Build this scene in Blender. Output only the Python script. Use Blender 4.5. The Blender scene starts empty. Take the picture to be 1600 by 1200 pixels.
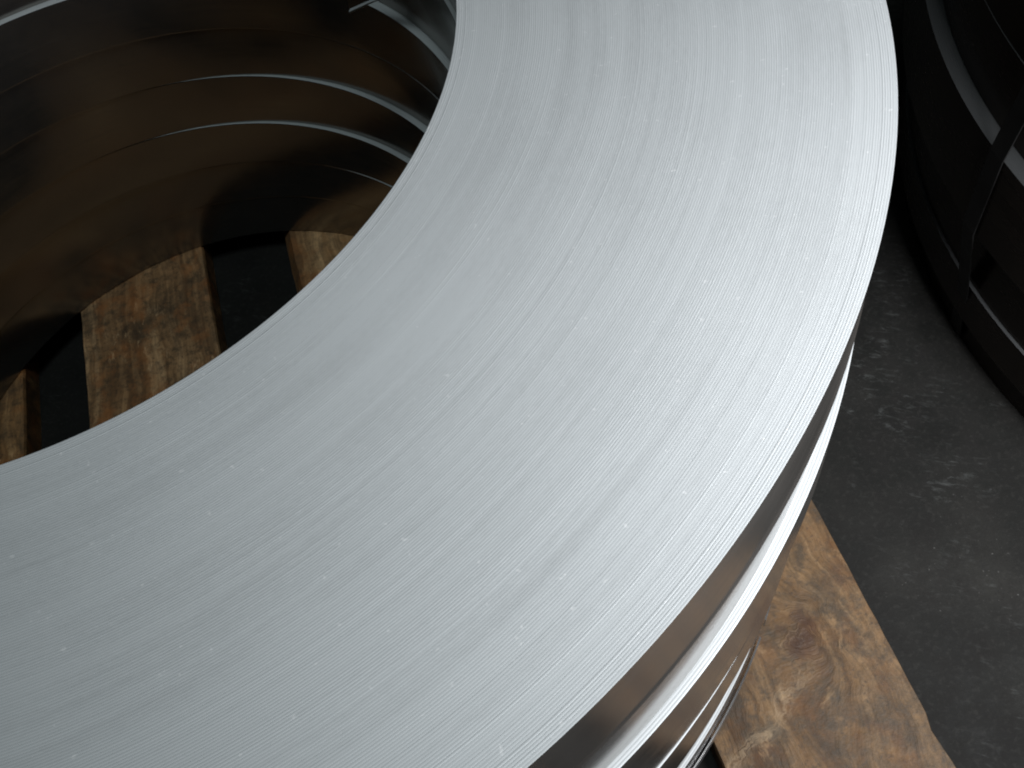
import bpy, math, random
import numpy as np
from mathutils import Matrix, Vector

# ------------------------------------------------------------------ set-up
S = 0.254                       # one layout unit = inner radius of a coil (20 inch bore)
FLOOR = 3.0                     # layout depth of the floor below the lens
WOOD = 2.885                    # layout depth of the plank tops
def W(x, y, d): return Vector((x * S, y * S, (FLOOR - d) * S))

scene = bpy.context.scene
C = scene.collection

# camera
PITCH, ROLL, FPX = 0.9978868, 0.2487021, 1525.1
fw = Vector((0, math.cos(PITCH), -math.sin(PITCH)))
rt0 = Vector((1, 0, 0)); dn0 = fw.cross(rt0)
rt = rt0 * math.cos(ROLL) + dn0 * math.sin(ROLL)
dn = -rt0 * math.sin(ROLL) + dn0 * math.cos(ROLL)
cam_data = bpy.data.cameras.new('camera'); cam = bpy.data.objects.new('camera', cam_data); C.objects.link(cam)
M = Matrix((rt, -dn, -fw)).transposed().to_4x4(); M.translation = W(0, 0, 0)
cam.matrix_world = M
cam_data.sensor_width = 36; cam_data.lens = FPX / 1600 * 36
cam_data.clip_start = 0.01; cam_data.clip_end = 100
scene.camera = cam

# dim hall around the coils
world = bpy.data.worlds.new('World'); scene.world = world; world.use_nodes = True
bg = world.node_tree.nodes['Background']
bg.inputs['Color'].default_value = (0.80, 0.95, 1.0, 1); bg.inputs['Strength'].default_value = 0.022

def area(name, loc, target, sx, sy, watts, col):
    d = bpy.data.lights.new(name, 'AREA'); d.shape = 'RECTANGLE'; d.size = sx; d.size_y = sy
    d.energy = watts; d.color = col
    o = bpy.data.objects.new(name, d); C.objects.link(o); o.location = loc
    o.rotation_euler = (Vector(target) - Vector(loc)).to_track_quat('-Z', 'Y').to_euler()
    return o
CENTRE = W(-0.2, 1.5, 1.3)
# small unseen lamp near right, placed for the side light, and a roof light above
area('near_side_light', CENTRE + Vector((0.44, -0.45, 0.185)), CENTRE + Vector((0.42, 0.02, 0)), 0.25, 0.25, 9.6, (0.985, 0.975, 1.0))
area('roof_light', CENTRE + Vector((0.15, -0.85, 3.8)), CENTRE, 1.0, 1.0, 33, (0.86, 0.99, 1.0))

scene.view_settings.view_transform = 'Standard'; scene.view_settings.look = 'None'
scene.view_settings.exposure = 0.0; scene.view_settings.gamma = 1.0
scene.view_settings.use_curve_mapping = False
scene.render.engine = 'CYCLES'
scene.cycles.use_denoising = True
scene.cycles.max_bounces = 6; scene.cycles.glossy_bounces = 5; scene.cycles.diffuse_bounces = 2
scene.cycles.adaptive_threshold = 0.025
scene.cycles.caustics_reflective = False; scene.cycles.caustics_refractive = False
scene.cycles.filter_width = 2.0

rng = np.random.default_rng(7); random.seed(7)

# ------------------------------------------------------------------ node helpers
class NT:
    def __init__(s, name):
        s.m = bpy.data.materials.new(name); s.m.use_nodes = True
        s.t = s.m.node_tree; s.n = s.t.nodes; s.b = s.n['Principled BSDF']
    def new(s, typ, **kw):
        n = s.n.new(typ)
        for k, v in kw.items(): setattr(n, k, v)
        return n
    def link(s, a, b): s.t.links.new(a, b)
    def put(s, sock, v):
        if hasattr(v, 'is_output'): s.link(v, sock)
        else: sock.default_value = v
    def math(s, op, a, b=0.0, clamp=False):
        n = s.new('ShaderNodeMath', operation=op, use_clamp=clamp); s.put(n.inputs[0], a); s.put(n.inputs[1], b); return n.outputs[0]
    def obj(s): return s.new('ShaderNodeTexCoord').outputs['Object']
    def xyz(s, v):
        n = s.new('ShaderNodeSeparateXYZ'); s.link(v, n.inputs[0]); return n.outputs
    def comb(s, x, y, z):
        n = s.new('ShaderNodeCombineXYZ')
        for i, q in enumerate((x, y, z)): s.put(n.inputs[i], q)
        return n.outputs[0]
    def noise(s, v, scale, detail=3, rough=0.55, dist=0.0, color=False):
        n = s.new('ShaderNodeTexNoise'); s.put(n.inputs['Vector'], v); n.inputs['Scale'].default_value = scale
        n.inputs['Detail'].default_value = detail; n.inputs['Roughness'].default_value = rough; n.inputs['Distortion'].default_value = dist
        return n.outputs['Color' if color else 'Fac']
    def rmap(s, v, a, b, c=0.0, d=1.0):
        n = s.new('ShaderNodeMapRange'); s.put(n.inputs[0], v)
        for i, q in enumerate((a, b, c, d)): s.put(n.inputs[i + 1], q)
        return n.outputs[0]
    def ramp(s, v, stops):
        n = s.new('ShaderNodeValToRGB'); s.link(v, n.inputs[0]); e = n.color_ramp.elements
        while len(e) < len(stops): e.new(0.5)
        for q, (pos, col) in zip(e, stops): q.position = pos; q.color = (*col, 1)
        return n.outputs[0]
    def mix(s, f, a, b, blend='MIX'):
        n = s.new('ShaderNodeMix', data_type='RGBA', blend_type=blend); s.put(n.inputs[0], f)
        for sock, v in ((n.inputs[6], a), (n.inputs[7], b)):
            s.put(sock, v if hasattr(v, 'is_output') else (*v, 1))
        return n.outputs[2]
    def bump(s, h, strength, dist):
        n = s.new('ShaderNodeBump'); n.inputs['Strength'].default_value = strength; n.inputs['Distance'].default_value = dist
        s.link(h, n.inputs['Height']); s.link(n.outputs[0], s.b.inputs['Normal'])
    def vmul(s, v, q):
        n = s.new('ShaderNodeVectorMath', operation='MULTIPLY'); s.link(v, n.inputs[0]); n.inputs[1].default_value = q; return n.outputs[0]

def steel_edge(name='slit_steel_edge', tone=1.0):
    """slit edges of the wound strip: pale, satin, finely streaked along the winding"""
    m = NT(name); o = m.obj(); x, y, z = m.xyz(o)
    rad = m.math('SQRT', m.math('ADD', m.math('MULTIPLY', x, x), m.math('MULTIPLY', y, y)))
    ang = m.math('ARCTAN2', y, x)
    v1 = m.comb(m.math('MULTIPLY', rad, 420.0), m.math('MULTIPLY', ang, 1.2), 0.0)
    v2 = m.comb(m.math('MULTIPLY', rad, 130.0), m.math('MULTIPLY', ang, 2.2), 3.0)
    v3 = m.comb(m.math('MULTIPLY', rad, 700.0), m.math('MULTIPLY', ang, 60.0), 8.0)
    s1 = m.rmap(m.noise(v1, 1.0, 3), 0.3, 0.7, 0.975, 1.02)
    s2 = m.rmap(m.noise(v2, 1.0, 3, 0.6), 0.30, 0.48, 0.945, 1.0)
    s3 = m.rmap(m.noise(v3, 1.0, 2), 0.25, 0.75, 0.96, 1.04)
    big = m.math('MULTIPLY', m.rmap(m.noise(o, 14.0, 3), 0.3, 0.7, 0.96, 1.03), m.rmap(m.noise(m.comb(m.math('MULTIPLY', rad, 60.0), m.math('MULTIPLY', ang, 1.3), 5.0), 1.0, 2), 0.3, 0.7, 0.94, 1.04))
    f = m.math('MULTIPLY', m.math('MULTIPLY', s1, s2), m.math('MULTIPLY', s3, big))
    # small bright nicks
    nick = m.rmap(m.noise(o, 300.0, 1), 0.74, 0.80, 0.0, 1.0)
    col = m.mix(f, (0.0, 0.0, 0.0), (0.505 * tone, 0.535 * tone, 0.545 * tone))
    col = m.mix(m.math('MULTIPLY', nick, 0.3), col, (0.85 * tone, 0.86 * tone, 0.86 * tone))
    m.link(col, m.b.inputs['Base Color'])
    m.b.inputs['Metallic'].default_value = 0.25
    m.b.inputs['Roughness'].default_value = 0.58
    m.b.inputs['Anisotropic'].default_value = 0.2
    m.b.inputs['Anisotropic Rotation'].default_value = 0.25
    tg = m.new('ShaderNodeTangent', direction_type='RADIAL', axis='Z'); m.link(tg.outputs[0], m.b.inputs['Tangent'])
    return m.m

def steel_wall(name, col, rough, dark=0.9):
    """rolled face of the strip: bright, oily, almost a mirror"""
    m = NT(name); o = m.obj(); x, y, z = m.xyz(o)
    ang = m.math('ARCTAN2', y, x)
    v = m.comb(m.math('MULTIPLY', ang, 2.5), m.math('MULTIPLY', z, 260.0), 0.0)
    vb = m.comb(m.math('MULTIPLY', ang, 5.0), m.math('MULTIPLY', z, 25.0), 4.0)
    st = m.noise(v, 1.0, 3); bl = m.noise(vb, 1.0, 4, 0.6)
    c = m.mix(m.rmap(bl, 0.3, 0.7), tuple(q * dark for q in col), col)
    m.link(c, m.b.inputs['Base Color'])
    m.b.inputs['Metallic'].default_value = 0.92
    m.link(m.math('ADD', m.rmap(bl, 0.3, 0.7, rough * 0.8, rough * 1.25), m.rmap(st, 0.3, 0.7, -0.02, 0.03)), m.b.inputs['Roughness'])
    m.b.inputs['Anisotropic'].default_value = 0.45
    m.b.inputs['Anisotropic Rotation'].default_value = 0.25
    tg = m.new('ShaderNodeTangent', direction_type='RADIAL', axis='Z'); m.link(tg.outputs[0], m.b.inputs['Tangent'])
    m.bump(m.math('ADD', st, m.math('MULTIPLY', bl, 0.3)), 0.012, 0.0003)
    return m.m

def wood(name, seed, tone, knot=None, dirt=0.5, red=0.4):
    m = NT(name); o = m.obj(); x, y, z = m.xyz(o)
    off = m.new('ShaderNodeVectorMath', operation='ADD'); m.link(o, off.inputs[0]); off.inputs[1].default_value = (seed * 1.7, seed * 0.9, seed)
    p = off.outputs[0]
    warp = m.noise(p, 9.0, 3)
    if knot:
        # grain lines bend round a knot
        kw = m.math('MULTIPLY', m.math('SUBTRACT', m.noise(p, 40.0, 3), 0.5), 0.035)
        dx = m.math('ADD', m.math('SUBTRACT', x, knot[0]), kw); dy = m.math('MULTIPLY', m.math('SUBTRACT', y, knot[1]), 0.55)
        kd = m.math('SQRT', m.math('ADD', m.math('MULTIPLY', dx, dx), m.math('MULTIPLY', dy, dy)))
        pull = m.math('POWER', 2.718, m.math('MULTIPLY', kd, -26.0))
        gx = m.math('ADD', m.math('MULTIPLY', x, m.math('SUBTRACT', 1.0, pull)), m.math('MULTIPLY', kd, m.math('MULTIPLY', pull, 2.2)))
    else:
        gx = x; kd = None
    gx = m.math('ADD', gx, m.math('MULTIPLY', warp, 0.03))
    g1 = m.noise(m.comb(m.math('MULTIPLY', gx, 110.0), m.math('MULTIPLY', y, 5.0), seed), 1.0, 4, 0.6)
    g2 = m.noise(m.comb(m.math('MULTIPLY', gx, 420.0), m.math('MULTIPLY', y, 26.0), seed), 1.0, 3, 0.6)
    g3 = m.noise(m.comb(m.math('MULTIPLY', gx, 34.0), m.math('MULTIPLY', y, 3.0), seed), 1.0, 3, 0.6)
    a, b, c = [tuple(q * t for q, t in zip(base, tone)) for base in ((0.15, 0.092, 0.050), (0.29, 0.20, 0.118), (0.44, 0.33, 0.215))]
    col = m.ramp(m.math('ADD', m.math('MULTIPLY', g3, 0.55), m.math('MULTIPLY', g1, 0.45)), [(0.40, a), (0.5, b), (0.60, c)])
    col = m.mix(m.rmap(g2, 0.35, 0.6, 0.45, 0.0), col, tuple(q * 0.35 for q in b))
    # grease and tread dirt
    st = m.noise(p, 32.0, 5, 0.72); st2 = m.noise(p, 85.0, 4, 0.7)
    col = m.mix(m.rmap(st, 0.42, 0.66, 0.0, dirt), col, (0.045, 0.036, 0.026))
    col = m.mix(m.rmap(st2, 0.50, 0.66, 0.0, dirt * 0.9), col, (0.06, 0.045, 0.03))
    st3 = m.noise(p, 260.0, 3, 0.7)
    col = m.mix(m.rmap(st3, 0.56, 0.68, 0.0, dirt * 0.7), col, (0.05, 0.038, 0.028))
    # rubbed, splintered light fibres
    sp = m.noise(m.comb(m.math('MULTIPLY', gx, 150.0), m.math('MULTIPLY', y, 55.0), seed + 5), 1.0, 4, 0.7)
    mask = m.rmap(m.noise(p, 15.0, 2), 0.5, 0.62)
    col = m.mix(m.math('MULTIPLY', m.rmap(sp, 0.56, 0.70), m.math('MULTIPLY', mask, 0.8)), col, tuple(q * t for q, t in zip((0.58, 0.46, 0.32), tone)))
    # reddish resin patches
    rd = m.rmap(m.noise(p, 30.0, 4, 0.65), 0.52, 0.66, 0.0, red)
    col = m.mix(rd, col, tuple(q * t for q, t in zip((0.30, 0.135, 0.05), tone)))
    if knot:
        rings = m.math('SINE', m.math('ADD', m.math('MULTIPLY', kd, 520.0), m.math('MULTIPLY', warp, 40.0)))
        near = m.rmap(kd, 0.012, 0.050, 0.22, 0.0)
        col = m.mix(m.math('MULTIPLY', m.rmap(rings, -0.2, 1.0), near), col, (0.09, 0.05, 0.025))
        kk = m.math('ADD', kd, m.math('MULTIPLY', m.noise(p, 70.0, 3), 0.03))
        col = m.mix(m.rmap(kk, 0.017, 0.030, 0.7, 0.0), col, (0.05, 0.022, 0.013))
    if knot:
        # torn, rubbed fibres running off the knot to the plank's left edge
        (ax, ay), (bx_, by_) = (0.016, 0.186), (-0.062, 0.138)
        lx, ly = bx_ - ax, by_ - ay; ln = math.hypot(lx, ly)
        d = m.math('ADD', m.math('MULTIPLY', m.math('SUBTRACT', x, ax), -ly / ln), m.math('MULTIPLY', m.math('SUBTRACT', y, ay), lx / ln))
        d = m.math('ABSOLUTE', m.math('ADD', d, m.math('MULTIPLY', m.math('SUBTRACT', m.noise(p, 45.0, 4, 0.6), 0.5), 0.03)))
        al = m.math('ADD', m.math('MULTIPLY', m.math('SUBTRACT', x, ax), lx / ln), m.math('MULTIPLY', m.math('SUBTRACT', y, ay), ly / ln))
        band = m.math('MULTIPLY', m.rmap(d, 0.002, 0.009, 1.0, 0.0), m.rmap(al, -0.01, 0.02, 0.0, 1.0))
        col = m.mix(m.math('MULTIPLY', band, m.rmap(m.noise(m.comb(m.math('MULTIPLY', d, 520.0), m.math('MULTIPLY', al, 70.0), 2.0), 1.0, 4, 0.65), 0.38, 0.66, 0.0, 0.62)), col, (0.34, 0.25, 0.155))
    m.link(col, m.b.inputs['Base Color'])
    m.b.inputs['Roughness'].default_value = 0.62
    m.b.inputs['Specular IOR Level'].default_value = 0.35
    h = m.math('ADD', m.math('ADD', m.math('MULTIPLY', g1, 0.8), m.math('MULTIPLY', g2, 0.5)), m.math('ADD', sp, m.math('MULTIPLY', st, 0.7)))
    m.bump(h, 0.7, 0.0016)
    return m.m

def floor_mat():
    m = NT('oily_dark_floor'); o = m.obj()
    n1 = m.noise(o, 7.0, 5, 0.6); n2 = m.noise(o, 40.0, 5, 0.7); n3 = m.noise(o, 220.0, 3, 0.6)
    col = m.ramp(n1, [(0.3, (0.0065, 0.0066, 0.006)), (0.5, (0.0115, 0.0117, 0.0105)), (0.70, (0.023, 0.0225, 0.020))])
    col = m.mix(m.rmap(n2, 0.42, 0.62, 0.0, 0.5), col, (0.016, 0.015, 0.014))
    col = m.mix(m.rmap(n3, 0.52, 0.72, 0.0, 0.28), col, (0.042, 0.041, 0.037))
    n4 = m.noise(o, 700.0, 2, 0.6)
    col = m.mix(m.rmap(n4, 0.5, 0.7, 0.0, 0.4), col, (0.008, 0.008, 0.008))
    # chalky scuffs: thin, broken, running about one way
    mp = m.new('ShaderNodeMapping'); m.link(o, mp.inputs[0]); mp.inputs['Rotation'].default_value = (0, 0, 0.5)
    sv = m.vmul(mp.outputs[0], (60.0, 190.0, 1.0))
    sc = m.noise(sv, 1.0, 5, 0.75, 0.6); patch = m.rmap(m.noise(o, 11.0, 5, 0.75), 0.5, 0.68)
    col = m.mix(m.math('MULTIPLY', m.rmap(sc, 0.53, 0.70), m.math('MULTIPLY', patch, 0.5)), col, (0.15, 0.16, 0.155))
    dots = m.rmap(m.noise(o, 330.0, 2, 0.5), 0.70, 0.78, 0.0, 0.5)
    col = m.mix(m.math('MULTIPLY', dots, m.rmap(n1, 0.5, 0.6)), col, (0.2, 0.2, 0.19))
    m.link(col, m.b.inputs['Base Color'])
    m.link(m.rmap(n2, 0.3, 0.7, 0.6, 0.85), m.b.inputs['Roughness'])
    m.b.inputs['Specular IOR Level'].default_value = 0.2
    m.bump(m.math('ADD', n2, m.math('MULTIPLY', n3, 0.5)), 0.35, 0.0012)
    return m.m

EDGE = steel_edge()
SHADE_EDGE = steel_edge('shade_toned_steel_edge', 0.065)  # same slit edge, with the neighbouring stack's shade put into its colour
HALFSHADE_EDGE = steel_edge('half_shade_toned_steel_edge', 0.25)  # same slit edge with less shade in its colour, for the hairline rim
WALL = steel_wall('rolled_steel_face', (0.29, 0.275, 0.255), 0.17)
SHADE_WALL = steel_wall('shade_toned_steel_face', (0.07, 0.06, 0.052), 0.25)  # same rolled face, darkened in colour for the shaded side of that stack
STRAP = steel_wall('steel_strapping', (0.46, 0.47, 0.48), 0.25)
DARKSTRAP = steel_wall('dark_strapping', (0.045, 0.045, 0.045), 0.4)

# ------------------------------------------------------------------ mesh helpers
def mesh_obj(name, verts, faces, mats, mat_idx=None, smooth=None, parent=None):
    me = bpy.data.meshes.new(name)
    verts = np.asarray(verts, np.float32); faces = np.asarray(faces, np.int32)
    nf = len(faces); k = faces.shape[1]
    me.vertices.add(len(verts)); me.vertices.foreach_set('co', verts.ravel())
    me.loops.add(nf * k); me.loops.foreach_set('vertex_index', faces.ravel())
    me.polygons.add(nf)
    me.polygons.foreach_set('loop_start', np.arange(0, nf * k, k, dtype=np.int32))
    for q in mats: me.materials.append(q)
    if mat_idx is not None: me.polygons.foreach_set('material_index', np.asarray(mat_idx, np.int32))
    me.polygons.foreach_set('use_smooth', np.ones(nf, bool) if smooth is None else np.asarray(smooth, bool))
    me.update(calc_edges=True); me.validate()
    o = bpy.data.objects.new(name, me); C.objects.link(o)
    if parent: o.parent = parent
    return o

def tag(o, label, cat, group=None):
    o['label'] = label; o['category'] = cat
    if group: o['group'] = group
    return o

def grid_faces(rows, cols, base=0, wrap=False, flip=False):
    i = np.arange(rows - 1)[:, None]; j = np.arange(cols if wrap else cols - 1)[None]
    j2 = (j + 1) % cols
    a = base + i * cols + j; b = base + i * cols + j2; c = base + (i + 1) * cols + j2; d = base + (i + 1) * cols + j
    f = np.stack([a, b, c, d], -1).reshape(-1, 4)
    return f[:, ::-1] if flip else f

def place(o, cin, d_bot):
    o.location = W(cin[0], cin[1], d_bot)

# ------------------------------------------------------------------ the setting
def build_floor():
    n = 2; e = 4.0
    o = mesh_obj('floor', [(-e, -e, 0), (e, -e, 0), (e, e, 0), (-e, e, 0)], [(0, 1, 2, 3)], [floor_mat()])
    o['kind'] = 'structure'
    return o
build_floor()

# ------------------------------------------------------------------ planks
TILT = math.radians(5.0)
def plank(label, n0, n1, u0, u1, mat, seed, wane=0.0, chips=()):
    """plank from n0..n1 across and u0..u1 along (layout units in the planks' own frame)"""
    r = np.random.default_rng(seed)
    w = (n1 - n0) * S; L = (u1 - u0) * S; h = (FLOOR - WOOD) * S
    nu = 90; na = 13
    us = np.linspace(0, L, nu)
    def wob(k, amp):
        ph = r.uniform(0, 6.28, 4); fr = r.uniform(2, 30, 4)
        return amp * sum(np.sin(us * f + q) / (1 + f * 0.12) for f, q in zip(fr, ph)) + r.normal(0, amp * 0.22, nu)
    le, re = wob(0, 0.0010), wob(1, 0.0010)
    for cu, depth, half in chips:
        uu = (cu - u0) * S
        re -= depth * np.clip(1 - np.abs(us - uu) / half, 0, 1) * (0.7 + 0.6 * r.random(nu))
    wn = wane * S
    # cross section, left bottom round over the top to right bottom
    sec = [(0, 0.0, 0), (0, h * 0.45 if wn else h * 0.9, 0), (wn if wn else 0.0012, h * 0.985, 0)]
    fr = np.linspace(0, 1, na)[1:-1]
    x0 = wn if wn else 0.0012
    sec += [(x0 + (w - x0 - 0.0012) * q, h, 1) for q in fr]
    sec += [(w - 0.0012, h, 0), (w, h * 0.9, 0), (w, 0.0, 0)]
    V = np.zeros((nu, len(sec), 3))
    for j, (x, z, inner) in enumerate(sec):
        t = x / w
        V[:, j, 0] = x + le * (1 - t) + re * t - w / 2
        V[:, j, 1] = us
        V[:, j, 2] = z + (wob(2, 0.00035) - 0.0006 if z > h * 0.5 else 0)
    V[:, :, 2] = np.minimum(V[:, :, 2], h)
    ns = len(sec)
    f = list(grid_faces(nu, ns))
    bot = [(i * ns, (i + 1) * ns, (i + 1) * ns + ns - 1, i * ns + ns - 1) for i in range(nu - 1)]
    f = np.concatenate([np.array(f), np.array(bot)])
    me = mesh_obj('wooden_plank', V.reshape(-1, 3), f, [mat], smooth=np.zeros(len(f)))
    # end caps
    import bmesh
    bm = bmesh.new(); bm.from_mesh(me.data); bm.verts.ensure_lookup_table()
    bm.faces.new([bm.verts[j] for j in range(ns)])
    bm.faces.new([bm.verts[(nu - 1) * ns + j] for j in range(ns)][::-1])
    bmesh.ops.recalc_face_normals(bm, faces=bm.faces)
    bm.to_mesh(me.data); bm.free()
    nc = (n0 + n1) / 2
    c, s = math.cos(TILT), math.sin(TILT)
    me.location = (S * (nc * c - u0 * s), S * (nc * s + u0 * c), 0.0)
    me.rotation_euler = (0, 0, TILT)
    return tag(me, label, 'plank', 'planks under the main stack of coils')

plank('dark wet looking plank at the left edge of the coil bore', -2.13, -1.59, 0.15, 4.1,
      wood('plank_wood_orange', 3.1, (1.5, 1.15, 0.8), dirt=0.7), 11)
plank('wide stained brown plank in the middle of the coil bore', -1.353, -0.834, 0.10, 4.15,
      wood('plank_wood_stained', 7.7, (1.75, 1.42, 1.12), dirt=0.75, red=0.5), 12)
plank('tan plank with a waney left edge at the right of the coil bore', -0.511, 0.03, 0.05, 4.1,
      wood('plank_wood_tan', 12.3, (1.75, 1.42, 1.08), dirt=0.45), 13, wane=0.034)
plank('knotty brown plank sticking out from under the stack beside the dark floor', 0.342, 0.922, -0.1, 4.0,
      wood('plank_wood_knotty', 5.2, (0.53, 0.44, 0.335), knot=(0.018, (0.70 + 0.1) * S), dirt=0.85, red=0.25), 14,
      chips=((0.375, 0.0035, 0.006), (0.34, 0.0025, 0.012)))

# ------------------------------------------------------------------ coils
def assemble(name, segs, cin, d_bot, edge, wall):
    """segs: (part, verts, faces) with faces local to the segment; one Empty per coil, its three parts below it"""
    root = bpy.data.objects.new(name, None); C.objects.link(root); place(root, cin, d_bot); root.empty_display_size = 0.05
    parts = {}
    for part in ('wound_face', 'outer_wrap', 'inner_wrap'):
        vs, fs, nb = [], [], 0
        for p, v, f in segs:
            if p == part: vs.append(v); fs.append(np.asarray(f) + nb); nb += len(v)
        parts[part] = mesh_obj(part, np.concatenate(vs), np.concatenate(fs), [edge if part == 'wound_face' else wall], parent=root)
    return root, parts

def coil_spiral(name, d_top, d_bot, cin, r, cout, R, turns=190, N=340):
    """the strip really wound: one spiral, every wrap with its own height, tilt and groove"""
    H = (d_bot - d_top) * S
    pitch = (R - r) / turns
    prof = np.array([0.0, 0.14, 0.5, 0.86, 1.0])
    T = turns * N
    t = np.arange(T + 1)
    th = 2 * math.pi * (t % N) / N; th[-1] = 2 * math.pi if T % N else 0.0
    th = 2 * math.pi * t / N + math.radians(150)
    k = t / N
    # height of the strip edge along its length
    base = np.zeros((turns + 2, 48))
    prev = rng.normal(0, 1, 48)
    for i in range(turns + 2):
        cur = rng.normal(0, 1, 48)
        ker = np.hanning(11); ker /= ker.sum()
        cur = np.convolve(np.concatenate([cur] * 3), ker, 'same')[48:96] * 2.2
        prev = 0.72 * prev + 0.7 * cur
        base[i] = prev
    step = rng.normal(0, 1, turns + 2)
    fl = base.ravel(); s = t / N * 48
    i0 = np.clip(s.astype(int), 0, len(fl) - 2); fr = s - i0
    slow = fl[i0] * (1 - fr) + fl[i0 + 1] * fr
    stp = np.interp(k, np.arange(turns + 2), step)
    hz = 0.000007 * slow + 0.000007 * stp
    for _ in range(46):
        c0 = rng.uniform(4, turns - 4); ln = rng.uniform(0.03, 0.14); w = np.clip(1 - np.abs(k - c0) / ln, 0, 1)
        hz = hz + rng.choice([-0.000016, -0.000012, 0.000008]) * np.minimum(1, w * 3)
    tilt = np.interp(k * 1.0, np.arange(0, turns + 2, 0.5), rng.normal(0, 1, 2 * (turns + 2))) * 0.000012
    groove = 0.000013 + 0.000015 * np.interp(k, np.arange(0, turns + 2, 0.25), rng.random(4 * (turns + 2)))
    for kk in (turns - 3, turns - 5, turns - 6, turns - 17, 1, 4):
        groove = groove + np.where((k >= kk) & (k < kk + 1), 0.00002 * np.sin(np.pi * (k - kk)) * (1 + 0.5 * np.sin(9 * k)), 0.0)
    P = len(prof)
    V = np.zeros((T + 1, P, 3))
    for j, q in enumerate(prof):
        rho = r + pitch * (k + q)
        fcen = (rho - r) / (R - r)
        cx = (cout[0] - cin[0]) * fcen; cy = (cout[1] - cin[1]) * fcen
        V[:, j, 0] = (cx + rho * np.cos(th)) * S; V[:, j, 1] = (cy + rho * np.sin(th)) * S
        zz = H + hz + tilt * (q - 0.5) * 2
        if q in (0.0, 1.0): zz = H + hz * 0.6 - groove
        if q == 0.5: zz = zz + 0.00002
        V[:, j, 2] = zz
    segs = [('wound_face', V.reshape(-1, 3), grid_faces(T + 1, P, flip=True))]
    # inner wrap (first turn) and outer wrap (last turn), the latter with a slight burr at its foot
    a = V[:N + 1, 0].copy(); bi = a.copy(); bi[:, 2] = 0.0002
    segs.append(('inner_wrap', np.concatenate([a, bi]), grid_faces(2, N + 1)))
    a = V[T - N:, P - 1].copy(); m1 = a.copy(); m1[:, 2] = 0.0015; m2 = a.copy(); m2[:, 2] = 0.0012
    bo = a.copy(); bo[:, 2] = 0.0002; bo[:, :2] *= 1 + 0.0007 / np.linalg.norm(bo[:, :2], axis=1, keepdims=True)
    segs.append(('outer_wrap', np.concatenate([a, m1, m2, bo]), grid_faces(4, N + 1, flip=True)))
    segs.append(('wound_face', np.concatenate([bi, bo]), grid_faces(2, N + 1)))
    for tt in (0, T):                                   # the two strip ends
        a = V[tt]; b = a.copy(); b[:, 2] = 0.0002
        segs.append(('wound_face', np.concatenate([a, b]), grid_faces(2, P)))
    return assemble(name, segs, cin, d_bot, EDGE, WALL)

def coil_lathe(name, d_top, d_bot, cin, r, cout, R, N=288, rims=9, seed=0, wall=None, edge=None):
    """coil whose face is covered by the one above: the wraps near both rims are modelled, the middle is plain"""
    g = np.random.default_rng(100 + seed)
    H = (d_bot - d_top) * S; pitch = 0.0058
    pr = []
    def wraps(a):
        dz = g.normal(0, 0.00002)
        pr.append((a, -0.00012)); pr.append((a + pitch * 0.16, dz)); pr.append((a + pitch * 0.84, dz + g.normal(0, 0.00002)))
    for i in range(rims): wraps(r + i * pitch)
    pr.append((r + rims * pitch, -0.00012)); pr.append((R - rims * pitch - 0.001, -0.00012))
    for i in range(rims): wraps(R - (rims - i) * pitch)
    pr.append((R, -0.00012))
    th = np.arange(N) * 2 * math.pi / N
    def ring(rho, z):
        fc = (rho - r) / (R - r)
        return np.stack([((cout[0] - cin[0]) * fc + rho * np.cos(th)) * S, ((cout[1] - cin[1]) * fc + rho * np.sin(th)) * S, np.full(N, z)], -1)
    top = np.concatenate([ring(a, H + z) for a, z in pr])
    segs = [('wound_face', top, grid_faces(len(pr), N, wrap=True, flip=True))]
    for rho, flip, part in ((r, False, 'inner_wrap'), (R, True, 'outer_wrap')):
        # wall, with tiny bends at its rims so that the joints catch light
        zs = [H - 0.00012, H - 0.0006, H - 0.0008, 0.0012, 0.0010, 0.0003]; q = 0.0008 if rho == R else -0.0008; dr = [0, q, q, q, q, 0]
        segs.append((part, np.concatenate([ring(rho + e, z) for z, e in zip(zs, dr)]), grid_faces(6, N, wrap=True, flip=flip)))
    segs.append(('wound_face', np.concatenate([ring(r, 0.0003), ring(R, 0.0003)]), grid_faces(2, N, wrap=True)))
    return assemble(name, segs, cin, d_bot, edge or EDGE, wall or WALL)

G1 = 'coils in the main stack'
top_coil, _ = coil_spiral('steel_coil', 1.2535, 1.470, (-0.909, 1.895), 1.0, (-0.909, 1.895), 1.8225)
tag(top_coil, 'topmost steel strip coil with the broad pale wound face filling the picture', 'steel coil', G1)
STACK = [
    # d_top, d_bot, inner centre, r, outer centre, R, label
    (1.470, 1.706, (-0.915, 1.884), 1.000, (-0.909, 1.895), 1.812, 'second steel coil from the top of the main stack, directly beneath the bright face'),
    (1.706, 1.903, (-0.929, 1.857), 1.000, (-0.891, 1.899), 1.822, 'third steel coil of the main stack, its protruding rim a white crescent outside'),
    (1.903, 2.092, (-0.937, 1.860), 1.005, (-0.909, 1.896), 1.822, 'fourth steel coil of the main stack, flush under the white crescent rim'),
    (2.092, 2.295, (-0.962, 1.865), 1.003, (-0.925, 1.886), 1.826, 'fifth steel coil of the main stack, with a thin bright outer rim'),
    (2.295, 2.485, (-0.984, 1.864), 1.003, (-0.925, 1.888), 1.812, 'sixth steel coil of the main stack, its lit rim lowest in the bore'),
    (2.485, 2.680, (-1.004, 1.866), 1.013, (-0.925, 1.888), 1.797, 'seventh steel coil of the main stack, second above the planks'),
    (2.680, 2.885, (-1.006, 1.866), 1.017, (-0.925, 1.884), 1.804, 'lowest steel coil of the main stack, resting on the planks'),
]
coils = []
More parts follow.
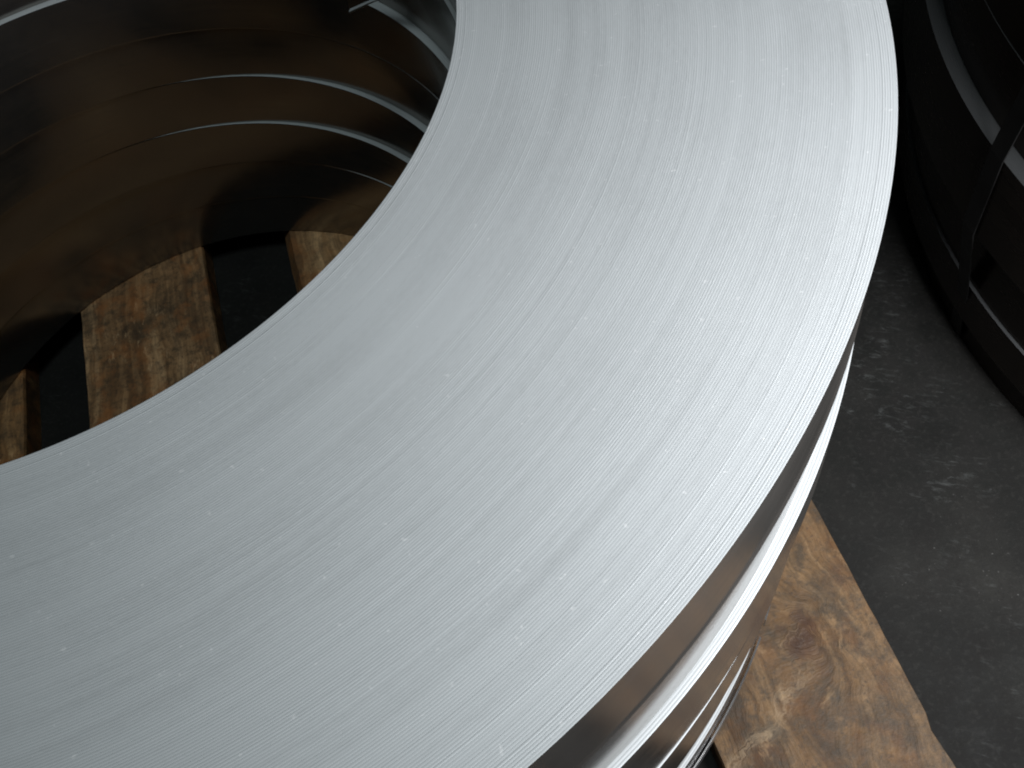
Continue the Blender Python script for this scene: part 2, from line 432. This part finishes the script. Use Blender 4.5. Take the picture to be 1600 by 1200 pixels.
for i, a in enumerate(STACK):
    o, parts = coil_lathe('steel_coil', *a[:6], seed=i); tag(o, a[6], 'steel coil', G1); coils.append(parts)

# loose inner end of the second coil, sprung away from the bore wall
def strip_tail(parent, d0, d1, d_par, az0, az1, r0, r1):
    """thin sprung end: a standing sheet whose lower rim is kicked inward"""
    n = 28; t = 0.0011; V = []
    for i in range(n):
        q = i / (n - 1); az = math.radians(az0 + (az1 - az0) * q); rr = (r0 + (r1 - r0) * q ** 1.4) * S
        kick = 0.0016 * min(1.0, q * 2.5)
        zt, zb = (d_par - d0) * S, (d_par - d0 - 0.03 - (d1 - d0 - 0.03) * q ** 0.8) * S
        for dr, z in ((0, zt), (0, zb + 0.0016), (-kick, zb), (-kick + 0.0004, zb - t), (t, zb), (t, zt)):
            V.append(((rr + dr) * math.cos(az), (rr + dr) * math.sin(az), z))
    f = []; m = []
    for i in range(n - 1):
        for j in range(6):
            f.append((i * 6 + j, i * 6 + (j + 1) % 6, i * 6 + 6 + (j + 1) % 6, i * 6 + 6 + j)); m.append(1 if j in (1, 2, 5) else 0)
    e = (n - 1) * 6
    for k in (0, e): f += [(k, k + 1, k + 4, k + 5), (k + 1, k + 2, k + 3, k + 4)]; m += [1, 1]
    return mesh_obj('strip_tail', V, f, [WALL, EDGE], m, np.zeros(len(f)), parent)
strip_tail(coils[0]['inner_wrap'], 1.48, 1.65, 1.706, 20.0, 33.5, 1.0005, 0.885)

# steel band round the foot of the stack, its free end lying against the lowest coil
def band(name, c, R, d0, d1, az0, az1, thick=0.0009, lift=0.0):
    n = 300; V = []
    for i in range(n):
        q = i / (n - 1); az = math.radians(az0 + (az1 - az0) * q)
        rr = R * S + lift * max(0.0, 1 - q * n / 14.0)
        for z, dr in ((d0, 0), (d0, thick), (d1, thick), (d1, 0)):
            V.append(((rr + dr) * math.cos(az), (rr + dr) * math.sin(az), (WOOD - z) * S))
    f = []
    for i in range(n - 1):
        for j in range(4):
            f.append((i * 4 + j, i * 4 + 4 + j, i * 4 + 4 + (j + 1) % 4, i * 4 + (j + 1) % 4))
    f += [(0, 1, 2, 3), ((n - 1) * 4 + 3, (n - 1) * 4 + 2, (n - 1) * 4 + 1, (n - 1) * 4)]
    o = mesh_obj(name, V, f, [STRAP], smooth=np.zeros(len(f))); o.location = W(c[0], c[1], WOOD); return o
bd = band('steel_strap', (-0.925, 1.884), 1.8085, 2.815, 2.872, -37.7, -396.0, 0.0011, 0.0006)
tag(bd, 'thin bright steel strap around the foot of the main stack', 'strap')

# ------------------------------------------------------------------ neighbouring stack
G2 = 'coils in the dark stack'
NC = (3.45, 1.75)
NB = [
    (2.850, 3.000, 1.888, (0, 0), 'lowest coil of the dark stack, standing on the floor'),
    (2.700, 2.850, 1.930, (0, 0), 'dark coil second from the floor, with a hairline bright rim'),
    (2.400, 2.700, 1.922, (0.003, 0), 'dark coil third from the floor, above the hairline rim'),
    (2.100, 2.400, 2.000, (0, 0), 'dark coil fourth from the floor, with a broad grey rim'),
    (1.880, 2.100, 1.950, (0, 0), 'dark coil fifth from the floor, set back behind the grey rim'),
    (1.660, 1.880, 1.947, (0, 0.004), 'dark coil at the upper right corner, sixth from the floor'),
    (1.440, 1.660, 1.950, (0.002, 0), 'top coil of the dark stack, mostly beyond the picture corner'),
]
for i, (a, b, R, off, lab) in enumerate(NB):
    c = (NC[0] + off[0], NC[1] + off[1])
    o, _ = coil_lathe('steel_coil', a, b, c, 1.0, c, R, seed=40 + i, wall=SHADE_WALL, edge=HALFSHADE_EDGE if i == 1 else SHADE_EDGE); tag(o, lab, 'steel coil', G2)

def vertical_strap(az, width):
    """taut strap: up the side of the stack over the widest coils, over the top and down the bore"""
    a = math.radians(az); rad = Vector((math.cos(a), math.sin(a), 0)); tan = Vector((-math.sin(a), math.cos(a), 0))
    top = (FLOOR - 1.44) * S
    path = [(1.0 - 0.006, 0.30 * S), (1.0 - 0.006, top + 0.002), (1.95 + 0.004, top + 0.002), (1.95 + 0.006, (FLOOR - 1.7) * S), (2.0 + 0.006, (FLOOR - 2.1) * S), (2.0 + 0.006, (FLOOR - 2.4) * S), (1.93 + 0.006, (FLOOR - 2.72) * S), (1.888 + 0.006, 0.004)]
    V = []; t = 0.0009
    for i, (rr, z) in enumerate(path):
        p = rad * (rr * S) + Vector((0, 0, z))
        nrm = Vector((0, 0, 1)) if i in (1, 2) else (rad if i > 2 else -rad)
        for w in (-width / 2, width / 2):
            V.append(p + tan * w); V.append(p + tan * w + nrm * t)
    f = []
    for i in range(len(path) - 1):
        b = i * 4; n = b + 4
        f += [(b, b + 2, n + 2, n), (b + 1, n + 1, n + 3, b + 3), (b, n, n + 1, b + 1), (b + 2, b + 3, n + 3, n + 2)]
    f += [(0, 1, 3, 2), (len(V) - 4, len(V) - 2, len(V) - 1, len(V) - 3)]
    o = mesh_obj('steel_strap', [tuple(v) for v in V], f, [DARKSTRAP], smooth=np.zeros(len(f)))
    o.location = W(NC[0], NC[1], FLOOR); return o
tag(vertical_strap(181.8, 0.016), 'dark flat strap running down the side of the dark coil stack', 'strap')
